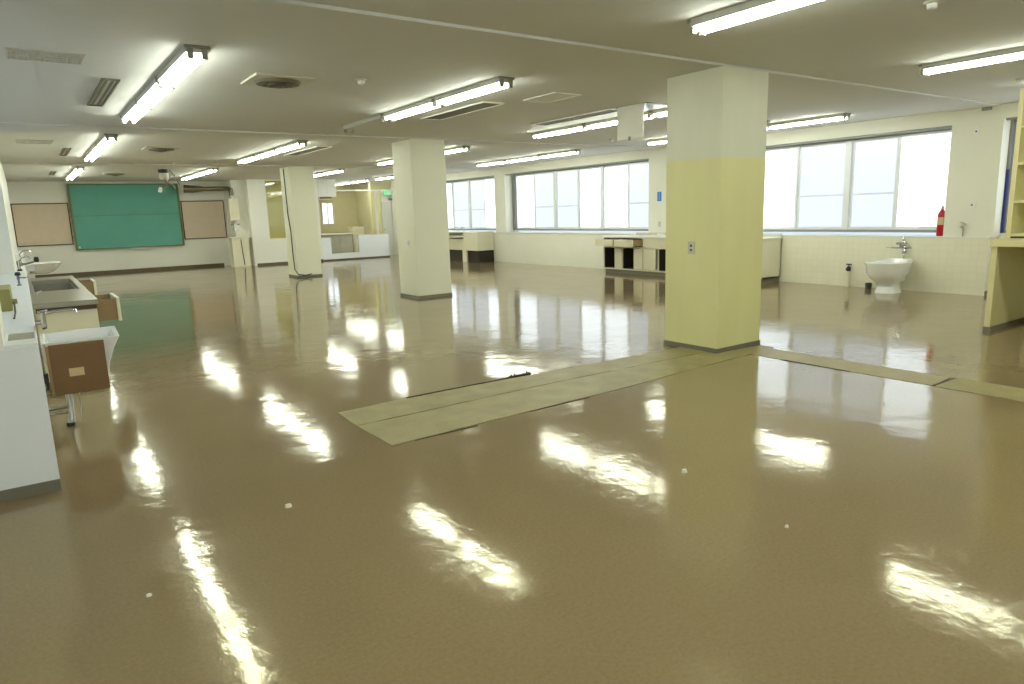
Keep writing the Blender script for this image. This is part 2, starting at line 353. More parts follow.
# ------------------------------------------------------------------ pillars
M['pillarplain'] = mat('pale_pillar_paint', (238, 237, 214), .55, noise=.02, scale=2, bump=.1, bscale=50)
def pillar(x0, y0, x1, y1, label, top=ZB, band=False):
    T = thing('pillar', label, 'pillar', ((x0+x1)/2, (y0+y1)/2, 0), 'square pillars down the middle of the room')
    a, b = (x1-x0)/2, (y1-y0)/2
    B(-a, -b, 0, a, b, top).build('shaft', 'pillar' if y0 < 5 else 'pillarplain', T, .006)
    MB().box(-a-.008, -b-.008, 0, a+.008, -b, .05).box(-a-.008, b, 0, a+.008, b+.008, .05).box(-a-.008, -b, 0, -a, b, .05).box(a, -b, 0, a+.008, b, .05).build('skirting', 'greyboard', T)
    return T
pillar(5.70, 4.50, 6.41, 5.215, 'nearest and largest yellowish square pillar standing on the bare floor strip')
pillar(5.775, 11.22, 6.47, 11.95, 'cream square pillar in the middle, second one back from the camera')
P3 = pillar(5.76, 17.9, 6.40, 18.65, 'slim looking cream pillar with a cable down its left side')
struct('trim_19', B(5.86, 24.3, 0, 6.30, YB, ZC), 'wallwhite')
def outlet(x, y, z, label, face='-x', w_=.07, h=.12, mm='socket', group=None, holes=2):
    T = thing('wall_outlet', label, 'outlet', (x, y, z), group)
    if face == '-x':
        B(-.008, -w_/2, -h/2, 0, w_/2, h/2).build('plate', mm, T, .002)
        for k in range(holes):
            MB().tube([(-.010, 0, (k-(holes-1)/2)*.045), (-.006, 0, (k-(holes-1)/2)*.045)], .013, 12).build('socket_hole', 'black', T)
    return T
outlet(5.70, 4.855, 1.075, 'grey outlet plate with two dark round sockets on the nearest pillar', w_=.085, h=.13, mm='ventcream')
outlet(5.775, 11.50, 1.0, 'small pale outlet plate on the middle pillar', mm='white', w_=.07, h=.12, holes=1)
# cable on pillar 3
MB().tube([(5.745, 18.3, 2.78), (5.745, 18.25, 1.6), (5.74, 18.12, 1.2), (5.735, 18.1, .6), (5.72, 18.0, .2), (5.75, 17.86, .09), (5.95, 17.85, .05), (6.1, 17.83, .08)], .012, 6).build('cable', 'cable', None)
tag(bpy.data.objects['cable'], 'dark loose cable hanging down the left side of the slim pillar', 'cable')
MB().tube([(5.745, 18.48, 0), (5.745, 18.48, 2.79)], .02, 8).build('conduit', 'white', P3)

# ------------------------------------------------------------------ fluorescent lights
UL = 1.40
proto = {}
def light_proto(lit):
    T = bpy.data.objects.new('fluorescent_light', None)
    parts = []
    h = MB().box(-.085, -.66, -.05, .085, .66, 0)
    parts.append(('housing', h, 'enamel'))
    for s in (-1, 1):
        parts.append(('end_bracket', MB().box(-.09, s*.655, -.02, .09, s*.685, 0).box(-.072, s*.645, -.095, -.032, s*.672, -.0).box(.032, s*.645, -.095, .072, s*.672, 0), 'socket'))
        if lit != 0:
            parts.append(('tube', MB().tube([(s*.052, -.64, -.072), (s*.052, .64, -.072)], .014, 10), 'tube'))
        
    return parts
meshes = {}
def light(x, y, lit, label, row):
    T = thing('fluorescent_light', label, 'light', (x, y, ZC), row)
    if lit not in meshes:
        L = []
        for nm, mb, m in light_proto(lit):
            o = mb.build(nm, m, T, smooth=(nm == 'tube')); L.append(o)
        meshes[lit] = L
    else:
        for o in meshes[lit]:
            c = o.copy(); COL.objects.link(c); c.parent = T
    return T
cols = [(1.30, 'left'), (4.20, 'second-from-left'), (7.52, 'third-from-left'), (10.45, 'window-side')]
ordn = ['nearest', 'middle', 'farthest']
bays = {0: (3.65, -1), 1: (5.95, 1), 2: (12.15, 1), 3: (18.75, 1)}
bayn = {0: 'before the first beam', 1: 'past the first beam', 2: 'past the second beam', 3: 'past the third beam'}
for ci, (cx, cn) in enumerate(cols):
    for b_, (ys, sg) in bays.items():
        x = cx
        y0 = ys
        if b_ == 1 and ci == 2: y0 = 5.72
        if b_ == 0 and ci == 1: x = 4.27
        if b_ == 0 and ci == 2: x = 7.75
        if b_ == 1 and ci == 3: x, y0 = 10.65, 6.03
        for k in range(3):
            y = y0+sg*(UL*(k+.5))
            lit = 1
            if b_ == 1 and ci == 1 and k == 2: lit = 0
            light(x, y, lit, ('lit' if lit else 'unlit')+' twin-tube light, %s in %s row %s' % (ordn[k], cn, bayn[b_]), '%s row of ceiling lights %s' % (cn, bayn[b_]))
for k in range(3):
    light(10.38, 24.4+UL*(k)-.1, 1, 'lit ceiling light in the back room, %s of three' % ordn[k], 'ceiling lights in the back room')

# ------------------------------------------------------------------ ceiling fittings
def round_diffuser(x, y, label, s=.28):
    T = thing('ceiling_diffuser', label, 'vent', (x, y, ZC), 'round ceiling diffusers')
    B(-s, -s, -.02, s, s, 0).build('plate', 'ventcream', T, .006)
    mb = MB()
    for r, z in ((.20, -.03), (.15, -.04), (.10, -.05), (.05, -.06)):
        mb.lathe([(r*s/.28-.03, z+.012), (r*s/.28, z-.012), (r*s/.28, z-.006), (r*s/.28-.02, z+.018)], seg=28)
    mb.build('louvre_rings', 'ventbrown', T, smooth=True)
    MB().lathe([(.22*s/.28, -.02), (.20*s/.28, -.045), (.05, -.03)], seg=28).build('cone', 'ventbrown', T, smooth=True)
round_diffuser(2.24, 7.06, 'round ceiling diffuser on a square plate, nearest one left of centre')
round_diffuser(2.27, 14.1, 'round ceiling diffuser between second and third beams, above the chalkboard side')
round_diffuser(2.25, 21.2, 'farthest round ceiling diffuser, right above the chalkboard')
round_diffuser(10.05, 7.25, 'round ceiling diffuser peeking out right of the nearest pillar')
def grid_vent(x0, y0, x1, y1, label, dz=.008, n=9, group='perforated ceiling grilles', m='ventcream'):
    T = thing('ceiling_grille', label, 'vent', ((x0+x1)/2, (y0+y1)/2, ZC), group)
    a, b = (x1-x0)/2, (y1-y0)/2
    MB().box(-a, -b, -dz, a, -b+.012, 0).box(-a, b-.012, -dz, a, b, 0).box(-a, -b+.012, -dz, -a+.012, b-.012, 0).box(a-.012, -b+.012, -dz, a, b-.012, 0).build('frame', m, T)
    mb = MB(); 
    for k in range(1, n): xx = -a+2*a*k/n; mb.box(xx-.004, -b+.012, -dz*.8, xx+.004, b-.012, 0)
    for k in range(1, 5): yy = -b+2*b*k/5; mb.box(-a+.012, yy-.004, -dz*.7, a-.012, yy+.004, -dz*.1)
    mb.build('mesh', m, T)
grid_vent(.09, 6.66, .61, 7.05, 'pale perforated square grille on the ceiling in the top left', n=14)
grid_vent(.13, 13.3, .62, 13.85, 'faint square grille on the ceiling left of the second left-hand light row', n=10)
def slot_vent(x0, x1, y0, y1, label, group, m='ventbrown', fr='ventbrown'):
    T = thing('slot_vent', label, 'vent', ((x0+x1)/2, (y0+y1)/2, ZC), group)
    a, b = (x1-x0)/2, (y1-y0)/2
    MB().box(-a, -b, -.015, -a+.02, b, 0).box(a-.02, -b, -.015, a, b, 0).box(-a+.02, -b, -.015, a-.02, -b+.02, 0).box(-a+.02, b-.02, -.015, a-.02, b, 0).build('frame', fr, T)
    mb = MB(); n = max(2, int((x1-x0)/.04))
    for k in range(1, n): xx = -a+2*a*k/n; mb.box(xx-.012, -b+.02, -.010, xx+.006, b-.02, -.002)
    mb.build('slats', m, T)
slot_vent(.80, .955, 7.64, 9.33, 'brown slotted vent left of the nearest left ceiling lights', 'brown slot vents')
slot_vent(.80, .92, 14.5, 15.95, 'small brown slotted vent between second and third beams', 'brown slot vents')
slot_vent(.80, .92, 20.6, 22.0, 'tiny far brown slotted vent above the left pinboard', 'brown slot vents')
slot_vent(4.80, 5.12, 7.35, 8.95, 'long cream slotted air outlet beside the second-from-left light row', 'cream air outlets', 'ventbrown', 'worktop')
slot_vent(6.72, 7.02, 7.15, 8.95, 'long cream slotted air outlet between square hatch and hanging hatch', 'cream air outlets', 'ventbrown', 'worktop')
slot_vent(4.75, 5.05, 13.0, 15.0, 'cream slotted air outlet above the slim pillar', 'cream air outlets', 'ventbrown', 'worktop')
slot_vent(7.95, 8.25, 13.2, 15.0, 'cream slotted air outlet above the far left windows', 'cream air outlets', 'ventbrown', 'worktop')
T = thing('ceiling_hatch', 'closed square access hatch flush in the ceiling beside the slotted outlet', 'hatch', (5.4, 6.76, ZC))
MB().box(-.2, -.31, -.01, .2, -.29, 0).box(-.2, .29, -.01, .2, .31, 0).box(-.2, -.29, -.01, -.18, .29, 0).box(.18, -.29, -.01, .2, .29, 0).build('frame', 'worktop', T)
B(-.18, -.29, -.006, .18, .29, 0).build('lid', 'ventcream', T)
# open hatch hanging down
T = thing('open_ceiling_hatch', 'open ceiling hatch with its cream panel hanging straight down left of the nearest pillar', 'hatch', (6.78, 6.84, ZC))
B(-.012, -.235, -.43, .012, .235, -.005).build('hatch_door', 'wallwhite', T, .003)
B(.03, -.26, -.012, .50, .24, -.002).build('opening_shade', 'black', T)  # black plate paints the unlit void above the open hatch
MB().box(.0, -.28, -.015, .53, -.26, 0).box(.0, .24, -.015, .53, .26, 0).box(.50, -.26, -.015, .53, .24, 0).build('frame', 'aludark', T)
MB().box(-.02, -.02, -.45, -.012, .02, -.40).build('latch', 'aludark', T)
def detector(x, y, label, s=1):
    T = thing('smoke_detector', label, 'detector', (x, y, ZC), 'small ceiling detectors')
    MB().lathe([(.055*s, 0), (.055*s, -.015), (.045*s, -.02)]).build('base', 'ventcream', T, smooth=True)
    MB().lathe([(.035*s, -.02), (.032*s, -.05), (.012*s, -.055)]).build('head', 'white', T, smooth=True)
detector(2.94, 6.68, 'small round detector right of the nearest round diffuser')
detector(9.62, 10.22, 'small detector below the hanging ceiling hatch')
detector(9.70, 3.45, 'small detector at the right picture edge above the shelf unit')
detector(5.33, 2.47, 'detector at the very top edge, between the two nearest lights')
detector(3.02, 17.5, 'small detector just before the third beam')
# box junction at the window wall top
tag(B(12.0, 4.62, 2.77, 12.06, 4.74, 2.835).build('junction_box', 'aludark', None), 'small dark box where ceiling meets window wall at right', 'junction box')

# ------------------------------------------------------------------ chalkboard and pinboards
T = thing('chalkboard', 'large green chalkboard with an olive frame on the far wall', 'chalkboard', (2.87, YB, .76))
B(-1.50, -.10, .03, 1.50, -.04, 1.97).build('board', 'green', T)
MB().box(-1.54, -.12, 0, 1.54, 0, .04).box(-1.54, -.12, 1.96, 1.54, 0, 2.0).box(-1.54, -.12, .04, -1.48, 0, 1.96).box(1.48, -.12, .04, 1.54, 0, 1.96).build('frame', 'olive', T, .005)
MB().box(-1.48, -.104, 1.03, 1.48, -.099, 1.045).build('joint_line', 'olive', T)
B(-.1, -.16, -.04, .55, -.08, -.0).build('chalk_ledge', 'white', T)
B(-1.46, -.13, .06, -1.41, -.10, .12).build('clip', 'white', T)
for (x0, x1, lb) in ((-.13, 1.30, 'tan pinboard left of the green chalkboard'), (4.44, 5.79, 'tan pinboard right of the green chalkboard')):
    T = thing('pinboard', lb, 'pinboard', (x0, YB, .945), 'tan pinboards flanking the chalkboard')
    W_ = x1-x0
    B(.03, -.03, .03, W_-.03, 0, 1.23).build('board', 'tan', T)
    MB().box(0, -.035, 0, W_, 0, .03).box(0, -.035, 1.23, W_, 0, 1.26).box(0, -.035, .03, .03, 0, 1.23).box(W_-.03, -.035, .03, W_, 0, 1.23).build('frame', 'tantrim', T)

# ------------------------------------------------------------------ water heater corner, flue
T = thing('heater_stand', 'cream boxed pipe stand with a small shelf against the far corner pier', 'stand', (5.9, 24.3, 0))
B(-.28, -.40, 0, .24, 0, .95).build('cabinet', 'cream', T, .005)
B(-.36, -.44, .95, .32, 0, .985).build('shelf', 'cream', T, .004)
B(-.30, -.02, 0, -.18, .0, .95).build('side_strip', 'wallwhite', T)
MB().tube([(.0, -.41, .9), (.02, -.42, .5), (.05, -.42, .06)], .012, 6).build('hose', 'cable', T)
T = thing('water_heater', 'cream wall-hung water heater above the boxed pipe stand', 'water heater', (5.82, 24.3, 1.52))
B(-.14, -.26, 0, .16, 0, .70).build('body', 'cream', T, .01)
MB().box(-.10, -.268, .08, .12, -.26, .30).build('front_panel', 'creamdoor', T)
MB().tube([(.0, -.12, .70), (.0, -.12, .80)], .055, 12).build('flue_collar', 'copper', T)
MB().tube([(-.08, -.1, 0), (-.08, -.1, -.25), (-.05, -.1, -.52)], .016, 8).build('pipe', 'copper', T)
MB().tube([(.06, -.1, 0), (.06, -.1, -.30), (.1, -.12, -.35)], .02, 8).build('pipe', 'chrome', T)
B(-.04, -.2, -.35, .06, -.08, -.12).build('valve', 'white', T, .01)
MB().tube([(-.12, -.15, -.13), (.16, -.15, -.13)], .02, 8).build('valve_bar', 'aludark', T)
fl = MB().tube([(4.5, 24.75, 2.58), (4.75, 24.7, 2.56), (5.1, 24.6, 2.56)], [.13, .12, .075], 14)
fl.tube([(5.05, 24.6, 2.56), (5.6, 24.42, 2.56), (5.75, 24.3, 2.55), (5.82, 24.2, 2.50), (5.82, 24.18, 2.42), (5.82, 24.18, 2.32)], .075, 14)
tag(fl.build('flue_pipe', 'fluemetal', None, smooth=True), 'metal flue pipe running from chalkboard corner down to the water heater', 'pipe')
outlet(5.855, 24.6, 1.5, 'tiny wall switch on the far corner pier', mm='ventbrown', w_=.06, h=.09, holes=1)

# ceiling-mounted projector bracket
T = thing('ceiling_mount', 'dark capped ceiling bracket with a hanging grey device before the chalkboard', 'ceiling mount', (3.16, 19.7, ZC))
MB().lathe([(.13, 0), (.13, -.06), (.11, -.09)]).build('cap', 'black', T, smooth=True)
MB().lathe([(.11, -.09), (.11, -.22), (.08, -.26)]).build('canister', 'ventcream', T, smooth=True)
MB().tube([(.02, 0, -.24), (.06, 0, -.36), (-.06, 0, -.44), (-.12, 0, -.50)], .035, 8).build('arm', 'ventbrown', T)
MB().tube([(-.10, 0, -.44), (-.14, 0, -.56)], .045, 10).build('head', 'white', T, .004)
MB().tube([(.04, 0, -.34), (.16, 0, -.40), (.22, .1, -.46)], .035, 8).build('arm', 'ventbrown', T)
MB().tube([(.14, 0, 0), (.24, 0, -.15), (.34, 0, -.38)], .008, 5).build('cable', 'cable', T)

# ------------------------------------------------------------------ low wall, counter, back room bits
struct('trim_20', MB().box(8.66, 24.0, .045, 9.0, 24.12, .80).box(9.0, 24.0, .045, 10.05, 24.12, .22).box(10.05, 24.0, .045, 11.24, 24.12, .84), 'panel')
struct('trim_21', MB().box(10.03, 23.98, .84, 11.26, 24.14, .865).box(9.0, 24.0, .22, 10.05, 24.12, .24).box(8.66, 24.0, .80, 9.0, 24.12, .82), 'cream')
struct('trim_22', B(8.66, 23.985, 0, 11.24, 24.12, .045), 'brownboard')
struct('trim_23', B(8.66, 24.03, 2.43, 11.9, 24.07, 2.47), 'white')
T = thing('wall_cabinet', 'white two-door cabinet hung from the ceiling by the slim pillar', 'cabinet', (8.66, 24.02, 2.24))
B(0, 0, 0, .68, .35, .595).build('body', 'white', T, .004)
B(.02, -.012, .01, .335, 0, .585).build('door', 'white', T, .003); B(.345, -.012, .01, .66, 0, .585).build('door', 'white', T, .003)
T = thing('air_unit', 'small cream box on the back-room wall above the little window', 'fitting', (10.25, 28.495, 2.25))
B(0, -.15, 0, .60, 0, .26).build('body', 'cream', T, .01); B(.05, -.156, .04, .55, -.15, .2).build('front', 'ventbrown', T)
T = thing('worktable', 'pale worktable with grey panelled front seen through the notch in the low wall', 'table', (9.45, 26.0, 0))
B(-.35, -.5, .86, 1.1, .3, .90).build('top', 'worktop', T, .005)
B(-.2, -.42, .10, 1.0, .2, .86).build('body', 'ventcream', T, .005)
B(-.15, -.43, .2, .5, -.42, .8).build('door', 'ventcream', T); B(.52, -.43, .2, .98, -.42, .8).build('door', 'ventcream', T)
B(-.2, -.40, 0, 1.0, .15, .10).build('plinth', 'black', T)
T = thing('storage_cabinet', 'cream upright cabinet beside the worktable behind the low wall', 'cabinet', (10.62, 25.9, 0))
B(0, 0, 0, .5, .5, 1.12).build('body', 'cream', T, .005); B(.03, -.012, .6, .47, 0, 1.08).build('door', 'creamdoor', T); B(.03, -.012, .06, .47, 0, .56).build('drawer', 'creamdoor', T)
# door and exit sign
D = structE('door_1', (11.58, YB, 0))
B(.02, -.03, 0, .44, 0, 2.05).build('door_leaf', 'whitedoor', D, .004)
MB().box(-.12, -.05, 0, .0, -.005, 2.5).box(-.42, -.05, 0, -.27, -.005, 2.5).box(-.42, -.005, 0, -.385, .19, 2.5).build('wooden_jamb', 'shelfcream', D)
MB().tube([(.07, -.03, 1.0), (.07, -.07, 1.0)], .022, 10).build('door_handle', 'chrome', D)
B(.33, -.10, 2.10, .47, -.02, 2.18).build('closer', 'aludark', D)
struct('trim_24', B(11.20, YB-.01, 2.5, 12.04, YB, 2.835), 'backwall')
T = thing('exit_sign', 'green and white emergency exit sign above the far white door', 'sign', (11.85, YB-.03, 2.30))
B(-.16, -.08, 0, .24, 0, .22).build('housing', 'white', T, .005)
B(-.14, -.086, .02, .22, -.08, .20).build('sign_face', 'signgreen', T)
# running-figure pictogram
mb = MB(); mb.box(.07, -.090, .04, .19, -.086, .18); mb.build('door_pictogram', 'white', T)
mb = MB(); mb.tube([(.0, -.091, .155), (.0, -.088, .155)], .016, 10); mb.box(-.02, -.091, .09, .02, -.087, .14); mb.box(-.05, -.091, .05, -.01, -.087, .07); mb.box(.0, -.091, .05, .02, -.087, .09); mb.box(-.06, -.091, .12, .05, -.087, .135)
mb.build('running_figure', 'white', T)

# ------------------------------------------------------------------ window-wall cabinets
def cab_long():
    T = thing('sink_counter', 'long cream sink counter with two open drawers under the middle windows', 'counter', (11.42, 10.2, 0))
    def bx(y0, z0, y1, z1, x0=0, x1=.60): return (x0, y0-10.2, z0, x1, y1-10.2, z1)
    y0, y1 = 8.02, 12.43
    c = MB(); c.box(*bx(y0, .09, y0+.03, .83)).box(*bx(y1-.03, .09, y1, .83)).box(*bx(y0, .09, y1, .12)).box(*bx(y0, .09, y1, .83, .57, .60))
    for yy in (8.9, 9.8, 10.66, 11.10, 11.40, 11.78, 12.03): c.box(*bx(yy-.012, .12, yy+.012, .66))
    c.box(*bx(y0, .60, y1, .83, .02, .04)) if False else None
    c.box(*bx(8.05, .60, 11.13, .83)); c.box(*bx(11.13, .60, 12.40, .63))
    c.build('carcass', 'cream', T, .003)
    B(*bx(y0+.02, .0, y1-.02, .09, .05, .58)).build('plinth', 'greyboard', T)
    B(*bx(y0-.02, .83, y1+.02, .865, -.02, .60)).build('worktop', 'worktop', T, .004)
    B(*bx(y0, .865, 11.9, .93, .57, .60)).build('backsplash', 'ventcream', T)
    for a, b in ((8.05, 8.88), (8.92, 9.78), (10.72, 11.08), (11.12, 11.38), (11.78, 12.02)):
        d = B(*bx(a, .13, b, .59, -.016, 0)).build('door', 'creamdoor', T, .003)
    # open compartments: dark lining paints in the shade inside
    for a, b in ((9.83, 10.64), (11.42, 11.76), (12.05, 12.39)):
        MB().box(*bx(a, .13, b, .59, .50, .56)).box(*bx(a, .13, a+.012, .59, .012, .50)).box(*bx(b-.012, .13, b, .59, .012, .50)).box(*bx(a+.012, .121, b-.012, .13, .012, .50)).build('inner_shade', 'dark', T)
    for a, b in ((11.16, 11.74), (11.80, 12.38)):
        dr = MB(); dr.box(*bx(a, .66, b, .80, -.28, -.26)).box(*bx(a+.02, .67, a+.035, .79, -.26, .15)).box(*bx(b-.035, .67, b-.02, .79, -.26, .15)).box(*bx(a+.035, .665, b-.035, .675, -.26, .15))
        d = dr.build('drawer', 'wood', T, .002)
        B(*bx(a-.01, .65, b+.01, .81, -.30, -.28)).build('drawer_front', 'creamdoor', d, .003)
    B(*bx(10.2, .80, 11.05, .86, .12, .50)).build('sink_basin', 'steel', T) if False else None
    for yy in (10.7, 8.5):
        tp = MB().tube([(.52, yy-10.2, .865), (.52, yy-10.2, 1.02), (.46, yy-10.2, 1.07), (.36, yy-10.2, 1.05), (.33, yy-10.2, 1.0)], .014, 8)
        tp.tube([(.5, yy-10.28, .95), (.5, yy-10.12, .95)], .02, 8)
        tp.build('tap', 'chrome', T, smooth=True)
    MB().box(*bx(10.85, .865, 10.98, .92, .3, .42)).build('soap_dish', 'white', T)
cab_long()
def cab_far():
    T = thing('low_counter', 'cream low counter with dark open bays below, under the farthest windows', 'counter', (11.42, 19.2, 0))
    def bx(y0, z0, y1, z1, x0=0, x1=.60): return (x0, y0-19.2, z0, x1, y1-19.2, z1)
    MB().box(*bx(18.08, .36, 18.9, .91)).build('sink_block', 'cream', T, .004)
    MB().box(*bx(18.9, .36, 22.2, .72, .04)).build('body', 'cream', T, .004)
    MB().box(*bx(18.9, .76, 22.2, .80, -.12)).build('shelf_top', 'cream', T, .004)
    MB().box(*bx(18.06, .91, 22.2, .94, .10)).build('worktop', 'worktop', T, .004)
    MB().box(*bx(18.75, .0, 19.0, .36)).build('leg', 'cream', T); MB().box(*bx(22.0, .0, 22.2, .36)).build('leg', 'cream', T)
    MB().box(*bx(18.10, .0, 18.75, .35, .05)).build('bay_shade', 'dark', T); MB().box(*bx(19.0, .0, 22.0, .35, .05)).build('bay_shade', 'dark', T)  # solid dark blocks stand in for the shade of the open bays
    for yy in (19.6, 20.0):
        MB().tube([(.45, yy-19.2, .94), (.45, yy-19.2, 1.04), (.38, yy-19.2, 1.07), (.32, yy-19.2, 1.03)], .018, 8).build('tap', 'chrome', T, smooth=True)
cab_far()

# blue sign, plates, hooks
T = thing('blue_sign', 'narrow vertical blue sign with pale lettering on the pier between the windows', 'sign', (XW, 11.21, 1.64))
B(-.008, -.06, 0, 0, .06, .21).build('plate', 'blue', T)
mb = MB()
for k in range(4):
    z = .165-.045*k; mb.box(-.010, -.02, z, -.008, .02, z+.006).box(-.010, -.02, z+.02, -.008, .02, z+.026).box(-.010, -.004, z, -.008, .004, z+.03)
mb.build('lettering', 'label', T)
outlet(XW, 11.2, 1.12, 'pale switch plate below the blue sign', mm='ventcream', holes=0)
outlet(XW, 4.80, 2.48, 'white plate high on the wall right of the windows', mm='white', w_=.08, h=.13, holes=1)
outlet(XW, 4.77, 1.385, 'square white outlet at mid height on the wall above the tiled ledge', mm='white', w_=.11, h=.11, holes=1)
T = thing('wall_tap', 'small bracket tap standing on the tiled ledge right of the fire extinguisher', 'tap', (12.0+.04, 4.85, .905))
MB().tube([(-.03, 0, 0), (-.03, 0, .12), (-.06, .02, .16), (-.08, .03, .14)], .012, 8).build('body', 'chrome', T, smooth=True)
MB().tube([(-.03, -.03, .2), (-.03, .05, .22)], .010, 8).build('handle', 'copper', T, smooth=True)
MB().tube([(-.03, 0, .12), (-.03, 0, .21)], .010, 8).build('stem', 'chrome', T, smooth=True)
# fire extinguisher
T = thing('fire_extinguisher', 'red fire extinguisher standing on the window ledge', 'fire extinguisher', (12.095, 5.21, .905))
MB().lathe([(.055, 0), (.062, .015), (.062, .33), (.055, .37), (.03, .40), (.022, .42)], seg=24).build('cylinder', 'red', T, smooth=True)
MB().lathe([(.063, .18), (.063, .30)], seg=24).build('paper_label', 'label', T, smooth=True)
MB().lathe([(.022, .42), (.022, .46), (.012, .47)]).build('valve', 'chrome', T, smooth=True)
MB().box(-.10, -.012, .47, .03, .012, .485).box(-.11, -.012, .50, .02, .012, .512).build('lever', 'white', T, .003)
MB().tube([(.02, 0, .45), (.05, .05, .40), (.055, .06, .2), (.055, .055, .08)], .009, 8).build('hose', 'black', T, smooth=True)

# toilet-like slop sink
def slop():
    T = thing('toilet_bowl', 'white porcelain floor-standing toilet bowl against the tiled wall below the windows', 'toilet', (11.60, 5.74, 0))
    n = 32
    def ring(cx, cy, a, b, z, zt=0, back=0):
        out = []
        for k in range(n):
            t = 2*PI*k/n; c, s = math.cos(t), math.sin(t)
            e = 2.6
            x = cx+a*math.copysign(abs(c)**(2/e), c); y = cy+b*math.copysign(abs(s)**(2/e), s)
            out.append((x, y, z+zt*max(0, (x-cx)/a)**3))
        return out
    b = MB()
    b.rings([ring(.03, 0, .20, .15, 0), ring(.03, 0, .195, .145, .03), ring(.03, 0, .16, .125, .10), ring(.02, 0, .18, .135, .16), ring(-.01, 0, .27, .185, .23),
             ring(-.01, 0, .335, .23, .32), ring(.0, 0, .36, .24, .42), ring(.0, 0, .37, .25, .455, .02), ring(.0, 0, .375, .255, .475, .035), ring(.0, 0, .365, .245, .485, .035),
             ring(.0, 0, .32, .20, .475, .03), ring(-.01, 0, .27, .16, .40), ring(-.02, 0, .17, .11, .30), ring(-.02, 0, .05, .05, .26)], cap0=True, cap1=True)
    b.v = [(x*1.1-.02, y*1.18, z*1.05) for x, y, z in b.v]
    b.build('bowl', 'porcelain', T, smooth=True)
    k = MB().rings([[(x*.0+px, py, z) for px, py in ((.16, -.09), (.40, -.09), (.40, .09), (.16, .09))] for x, z in ((0, .16), (0, .40))])
    k.build('rear_neck', 'porcelain', T, .03)
    v = MB().tube([(.36, -.05, .47), (.36, -.05, .62), (.38, -.05, .70), (.38, -.03, .82), (.38, 0, .90)], .013, 8)
    v.build('flush_pipe', 'chrome', T, smooth=True)
    v = MB().tube([(.36, -.16, .71), (.36, .16, .71)], .016, 8).tube([(.36, -.08, .78), (.36, .08, .78)], .022, 8)
    v.tube([(.36, 0, .71), (.36, 0, .80)], .03, 10).tube([(.30, -.05, .64), (.42, -.05, .64)], .024, 10)
    v.build('flush_valve', 'chrome', T, smooth=True)
    MB().tube([(.34, .14, .71), (.27, .20, .72)], .008, 6).build('lever', 'copper', T)
slop()
T = thing('floor_tap', 'short standing tap with a dark cross handle left of the white toilet', 'tap', (11.96, 6.62, 0))
MB().tube([(0, 0, 0), (0, 0, .28)], .03, 10).build('post', 'cream', T, smooth=True)
MB().tube([(0, 0, .28), (0, 0, .36)], .035, 10).tube([(-.01, 0, .34), (-.07, 0, .33), (-.08, 0, .30)], .014, 8).build('valve_body', 'cable', T, smooth=True)
MB().tube([(0, 0, .36), (0, 0, .40)], .010, 8).tube([(0, -.05, .40), (0, .05, .40)], .010, 8).tube([(-.05, 0, .40), (.05, 0, .40)], .010, 8).build('cross_handle', 'cable', T)
tag(MB().lathe([(.05, 0), (.055, .09), (.05, .10), (.042, .10), (.04, .02)], 11.9, 6.22).build('pipe_stub', 'cable', None, smooth=True), 'short dark drain pipe stub on the floor left of the white toilet', 'pipe')

# ------------------------------------------------------------------ right-hand desk with hutch
T = thing('shelf_unit', 'cream desk with raised shelving at the right edge of the picture', 'shelf unit', (9.3, 2.6, 0))
def bx(x0, y0, z0, x1, y1, z1): return (x0-9.3, y0-2.6, z0, x1-9.3, y1-2.6, z1)
B(*bx(8.80, 1.40, .955, 9.86, 3.275, 1.03)).build('desk_top', 'shelfcream', T, .003)
B(*bx(8.84, 3.21, .05, 9.80, 3.27, .955)).build('end_panel', 'shelfcream', T, .002)
B(*bx(8.84, 1.42, .05, 9.80, 1.48, .955)).build('end_panel', 'shelfcream', T, .002)
MB().box(*bx(8.83, 3.20, 0, 9.80, 3.275, .05)).box(*bx(8.83, 1.41, 0, 9.80, 1.49, .05)).box(*bx(9.79, 1.49, 0, 9.81, 3.20, .05)).build('plinth', 'greyboard', T)
B(*bx(9.80, 1.42, .05, 9.84, 3.27, .955)).build('back_panel', 'shelfcream', T)
B(*bx(9.20, 3.225, 1.03, 9.80, 3.27, 2.66)).build('side_panel', 'shelfcream', T, .002)
B(*bx(9.20, 1.42, 1.03, 9.80, 1.465, 2.66)).build('side_panel', 'shelfcream', T, .002)
B(*bx(9.78, 1.465, 1.03, 9.80, 3.225, 2.66)).build('back_panel', 'shelfcream', T)
for z in (1.05, 1.42, 1.84, 2.24, 2.63): B(*bx(9.21, 1.465, z, 9.78, 3.225, z+.03)).build('shelf', 'shelfcream', T, .002)
B(*bx(9.205, 1.465, 1.03, 9.23, 3.225, 1.05)).build('foot_rail', 'dark', T)

